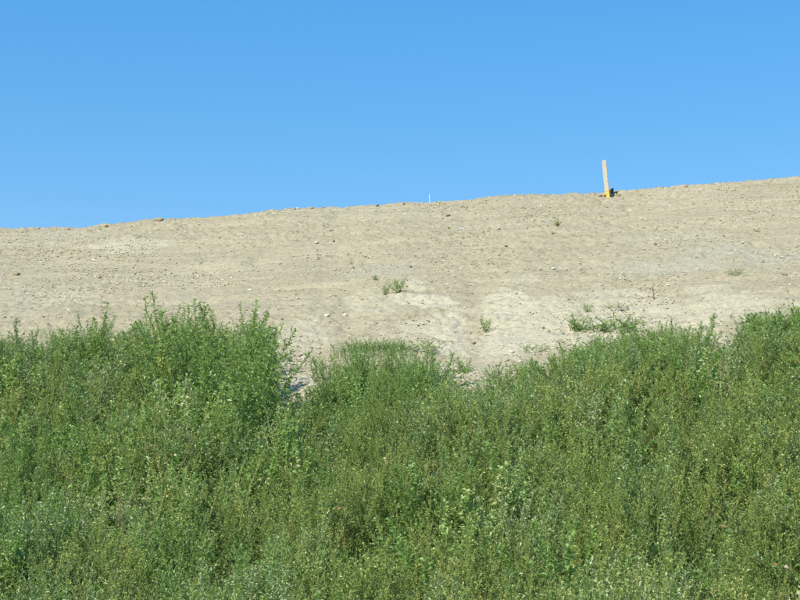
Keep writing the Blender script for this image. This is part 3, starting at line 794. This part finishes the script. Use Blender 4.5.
GS = 'pale stones lying on the bare bank'
for k, (u, v, r, lab) in enumerate((
    (316, 243, .052, 'bright white stone lying alone on the upper bank left of centre'),
    (313, 267, .036, 'small white stone below the bright white one'),
    (95, 261, .055, 'flat whitish stone on the left part of the bank'),
    (100, 232, .038, 'small white stone just below the crest on the left'),
    (98, 240, .030, 'little pale stone under the crest on the left'),
    (52, 287, .030, 'little white stone low on the left bank'),
    (28, 295, .042, 'pale stone above the silvery weeds on the left'),
    (279, 337, .085, 'large flat pale stone beside the big left thicket'),
    (303, 359, .050, 'white stone in the bare gap beside the left thicket'),
    (287, 374, .050, 'pale stone low in the bare gap beside the left thicket'),
    (289, 391, .046, 'lowest pale stone in the bare gap'),
    (326, 316, .050, 'pale stone above the left shoulder of the middle mound'),
    (298, 299, .045, 'pale stone right of the thicket tips'),
    (303, 360, .034, 'small stone touching the white one in the bare gap'),
    (543, 328, .046, 'white stone left of the creeping plants'),
    (511, 352, .050, 'white stone above the narrow shoot right of centre'),
    (446, 367, .030, 'small white stone beside the spreading dark plant'),
    (541, 270, .045, 'leftmost of three whitish stones in a row near the centre right'),
    (553, 269, .040, 'middle one of three whitish stones in a row near the centre right'),
    (566, 271, .038, 'rightmost of three whitish stones in a row near the centre right'),
    (541, 206, .040, 'pale stone just under the crest left of the stake'),
    (462, 229, .042, 'pale stone under the crest near the thin rod'),
    (498, 229, .036, 'small pale stone midway between thin rod and yellow plant'),
    (527, 228, .042, 'pale stone left of the yellow withered plant'),
    (601, 285, .036, 'small white stone above the creeping row'),
    (631, 211, .040, 'pale stone below right of the stake'),
    (743, 243, .038, 'pale stone on the greyish right bank'),
    (757, 231, .034, 'small pale stone high on the right bank'),
    (670, 206, .036, 'small pale stone under the crest right of the stake'),
    (345, 315, .040, 'pale stone at the edge of the left rill'),
    (258, 314, .045, 'pale stone just above the right thicket tips'),
    (250, 290, .036, 'small pale stone above the thicket'),
    (431, 247, .032, 'small pale stone in the middle of the upper bank'),
    (609, 318, .034, 'small stone among the creeping plants'),
    (684, 275, .034, 'small pale stone on the right bank below the grey soil'),
    (790, 285, .036, 'small pale stone near the right picture edge'),
)):
    rest('stone', ROCK[k % 6], u, v, r, lab, 'stone', GS, 700 + k)

GC = 'brown earth clods on the bank'
for k, (u, v, r, lab) in enumerate((
    (159, 220.5, .085, 'largest brown earth clod on the left skyline'),
    (106, 226.5, .060, 'flat brown clod on the skyline left of the largest one'),
    (38, 228.5, .050, 'brown clod on the skyline near the left edge'),
    (68, 229.5, .045, 'small brown clod under the skyline at left'),
    (56, 229, .030, 'little brown clod between two others on the left skyline'),
    (295, 209.5, .050, 'left one of the brown clods on the middle skyline'),
    (312, 208.5, .055, 'broad brown clod on the middle skyline'),
    (324, 208, .045, 'right one of the brown clods on the middle skyline'),
    (377, 206, .055, 'brown clod on the skyline left of the thin rod'),
    (404, 204.5, .050, 'dark brown clod on the skyline nearest to the thin rod'),
    (436, 202.5, .045, 'small brown clod just right of the thin rod'),
    (467, 208, .055, 'brown clod just under the skyline right of the thin rod'),
    (448, 216, .055, 'brown clod below the thin rod'),
    (505, 246, .045, 'dark brown clod in the middle of the bank'),
    (331, 231, .055, 'brown clod above the bright white stone'),
    (333, 241, .040, 'small brown clod right of the bright white stone'),
    (16, 275, .075, 'reddish brown clod on the left bank'),
    (100, 278, .050, 'brown clod above the forked left weed'),
    (411, 267, .042, 'dark clod right above the lone bushy plant'),
    (472, 294, .036, 'brown clod at the head of the middle rill'),
    (473, 343, .040, 'brown clod in the middle rill'),
    (300, 356, .050, 'brown clod in the bare gap by the thicket'),
    (283, 346, .055, 'brown clod below the large flat stone'),
    (757, 231.5, .055, 'brown clod on the right bank under the skyline'),
    (677, 228, .040, 'small brown clod below the right skyline'),
    (686, 187, .045, 'brown clod on the right skyline'),
    (785, 275, .050, 'brown clod near the right picture edge'),
    (655, 245, .050, 'brown clod amid the right bank'),
    (611, 243, .040, 'small brown clod below the stake'),
    (300, 420, .060, 'clod in the shade under the thicket'),
)):
    rest('earth_clod', CLOD[k % 4], u, v, r, lab, 'clod', GC, 800 + k)

# loose gravel and crumbs that nobody could count
rng = np.random.default_rng(3)
n = 110000
x = rng.uniform(-8, 8, n); y = 13.0 + 12.6 * rng.uniform(0, 1, n)
clus = fbm(x * .9, y * 1.1, 121, 4, .65)
keep = rng.uniform(0, 1, n) < 0.5 + 0.9 * sstep(-.05, .4, clus)
x, y, clus = x[keep], y[keep], clus[keep]
sz = 0.0058 * np.exp(rng.gamma(1.3, .38, len(x))) * (0.85 + .5 * sstep(0, .4, clus))
sz = np.minimum(sz, .024)
pts = np.stack([x, y, ground(x, y) + sz * .25], 1)
instancer('gravel', pts, np.stack([sz * rng.uniform(1, 1.4, len(x)), sz, sz * rng.uniform(.35, .65, len(x))], 1), rng.uniform(0, 6.28, len(x)), rng.normal(.1, .25, (len(x), 2)), rng.integers(0, 6, len(x)), GRAV,
          'loose gravel and soil crumbs strewn over the bare bank')

# ------------------------------------------------------------------ stake on the crest
def beam(w, d, z0, z1, bev=.004):
    import bmesh
    bm = bmesh.new(); bmesh.ops.create_cube(bm, size=1)
    for q in bm.verts: q.co = (q.co.x * w, q.co.y * d, z0 + (q.co.z + .5) * (z1 - z0))
    bmesh.ops.bevel(bm, geom=list(bm.edges), offset=bev, segments=2, affect='EDGES')
    return bm

def bm_obj(name, bm, m, parent):
    me = bpy.data.meshes.new(name); bm.to_mesh(me); bm.free(); me.materials.append(m)
    return put(name, me, parent)

foot = spot(607.5, 197.0)
st = bpy.data.objects.new('wooden_stake', None); C.objects.link(st)
st.location = tuple(map(float, foot)); st.rotation_euler = (math.radians(-3), math.radians(-4.5), math.radians(-14))
bm = beam(.074, .038, .085, .662)
for q in bm.verts:                                       # saw-cut top, slightly out of square and battered
    if q.co.z > .6: q.co.z += .10 * q.co.x - .008 * abs(math.sin(q.co.y * 90))
bm_obj('post', bm, M['wood'], st)
bm_obj('painted_foot', beam(.0755, .0395, -.22, .085, .004), M['yellowpaint'], st)
import bmesh
def disc(z, x, r):
    bm = bmesh.new(); bmesh.ops.create_cone(bm, segments=14, radius1=r, radius2=r * .8, depth=.004, cap_ends=True)
    for q in bm.verts: q.co = (x + q.co.x, -.020 - q.co.z * .5, z + q.co.y * 1.3)
    return bm
bm_obj('knot', disc(.285, .024, .010), M['knot'], st)
tag(st, 'pale wooden survey stake with yellow foot, leaning left on the skyline', 'stake')

# yellow sprayed soil lumps and the dark clod by the stake
def lump_thing(name, me, u, v, r, label, cat, sc=(1, 1, 1), dz=.3):
    p = spot(u, v)
    tag(put(name, me, None, (p[0], p[1], ground(p[0], p[1]) + r * dz), (0.2, .1, u), (r * sc[0], r * sc[1], r * sc[2])), label, cat)
lump_thing('earth_clod', rock_mesh('dark_clod', 77, M['darkclod'], 3, .95, .6), 611.8, 193.2, .068, 'dark brown earth clod directly right of the stake foot', 'clod', (.8, .8, 1.05), .55)
YL = [rock_mesh('painted_lump', 90 + i, M['yellowpaint'], 2, .6, .8) for i in range(3)]
lump_thing('painted_lump', YL[0], 604.6, 196.0, .048, 'yellow-painted soil lump left of the stake foot', 'soil lump')
lump_thing('painted_lump', YL[1], 610.5, 196.2, .030, 'small yellow-painted soil lump right of the stake foot', 'soil lump')
lump_thing('painted_lump', YL[2], 615.5, 195.2, .034, 'yellow-painted soil lump beyond the dark clod right of the stake', 'soil lump')
lump_thing('earth_clod', CLOD[1], 619, 196, .045, 'brown clod at the right end of the yellow-painted lumps', 'clod')
lump_thing('earth_clod', CLOD[2], 600, 196.2, .04, 'brown clod left of the yellow-painted lump', 'clod')

# thin rod on the skyline and twig on the bank
def rod(name, u, v, h, r, m, lean, label, cat, forks=0):
    p = spot(u, v)
    T = Tubes(); t = np.linspace(0, 1, 6)
    T.add(np.stack([lean * h * t + .003 * np.sin(t * 5), .02 * t, -.06 + (h + .06) * t], 1), r, r * .75, 6)
    for k in range(forks):
        b = np.array([lean * h * (.4 + .25 * k), .01, h * (.4 + .25 * k)])
        T.add(b + np.linspace(0, 1, 3)[:, None] * np.array([.07 * (-1) ** k, .02, .06]), r * .6, r * .3, 5)
    v_, f_ = T.get()
    tag(put(name, mesh_np(name, v_, f_, m, smooth=True), None, p), label, cat)
rod('marker_rod', 429.5, 203.5, .17, .0055, M['wire'], 0.02, 'thin white marker rod standing on the skyline', 'rod')
rod('dry_twig', 654, 300, .17, .009, M['drystem'], -.03, 'short brown twig standing upright on the right bank', 'twig', 2)

# withered leaves caught in the weeds
def fallen(u, v, size, label, m, seed, h=.62):
    p = spot(u, v, h, 16)
    rng = np.random.default_rng(seed)
    k = 7; t = np.linspace(0, 1, k); w = np.sin(np.pi * (t * .92 + .04)) ** .8 * .34
    row = np.stack([np.stack([t - .5, s * w, .30 * np.sin(t * 4 + s) - .5 * abs(s) * w + .07 * rng.normal(0, 1, k)], 1) for s in (-1, 0, 1)], 1)
    f = [(3 * i + j, 3 * i + j + 1, 3 * i + j + 4, 3 * i + j + 3) for i in range(k - 1) for j in range(2)]
    o = put('withered_leaf', mesh_np('withered_leaf', row.reshape(-1, 3), np.array(f), m, smooth=True), None,
            (p[0], p[1], p[2] + h), (rng.normal(.9, .25), rng.normal(0, .3), rng.normal(0, .5)), size)
    tag(o, label, 'leaf', 'withered leaves caught in the weeds')
fallen(787, 567, 0.043, 'bright bleached leaf in the bottom right corner', M['paleleaf'], 1)
fallen(776, 564, 0.032, 'small yellow leaf left of the bright bleached one', M['deadleaf'], 2)
fallen(724, 526, 0.032, 'orange-tan leaf in the right foreground', M['deadleaf'], 3)
fallen(793, 377, 0.041, 'pale withered leaf under the right-hand weeds', M['paleleaf'], 4, .70)
fallen(189, 440, 0.044, 'orange-brown leaf in front of the left thicket', M['deadleaf'], 5)
fallen(176, 455, 0.030, 'small tan leaf below the orange-brown one', M['paleleaf'], 6)
fallen(385, 458, 0.030, 'whitish curled leaf in the middle of the weeds', M['paleleaf'], 7)
fallen(340, 508, 0.032, 'tan leaf in the lower middle weeds', M['deadleaf'], 8)
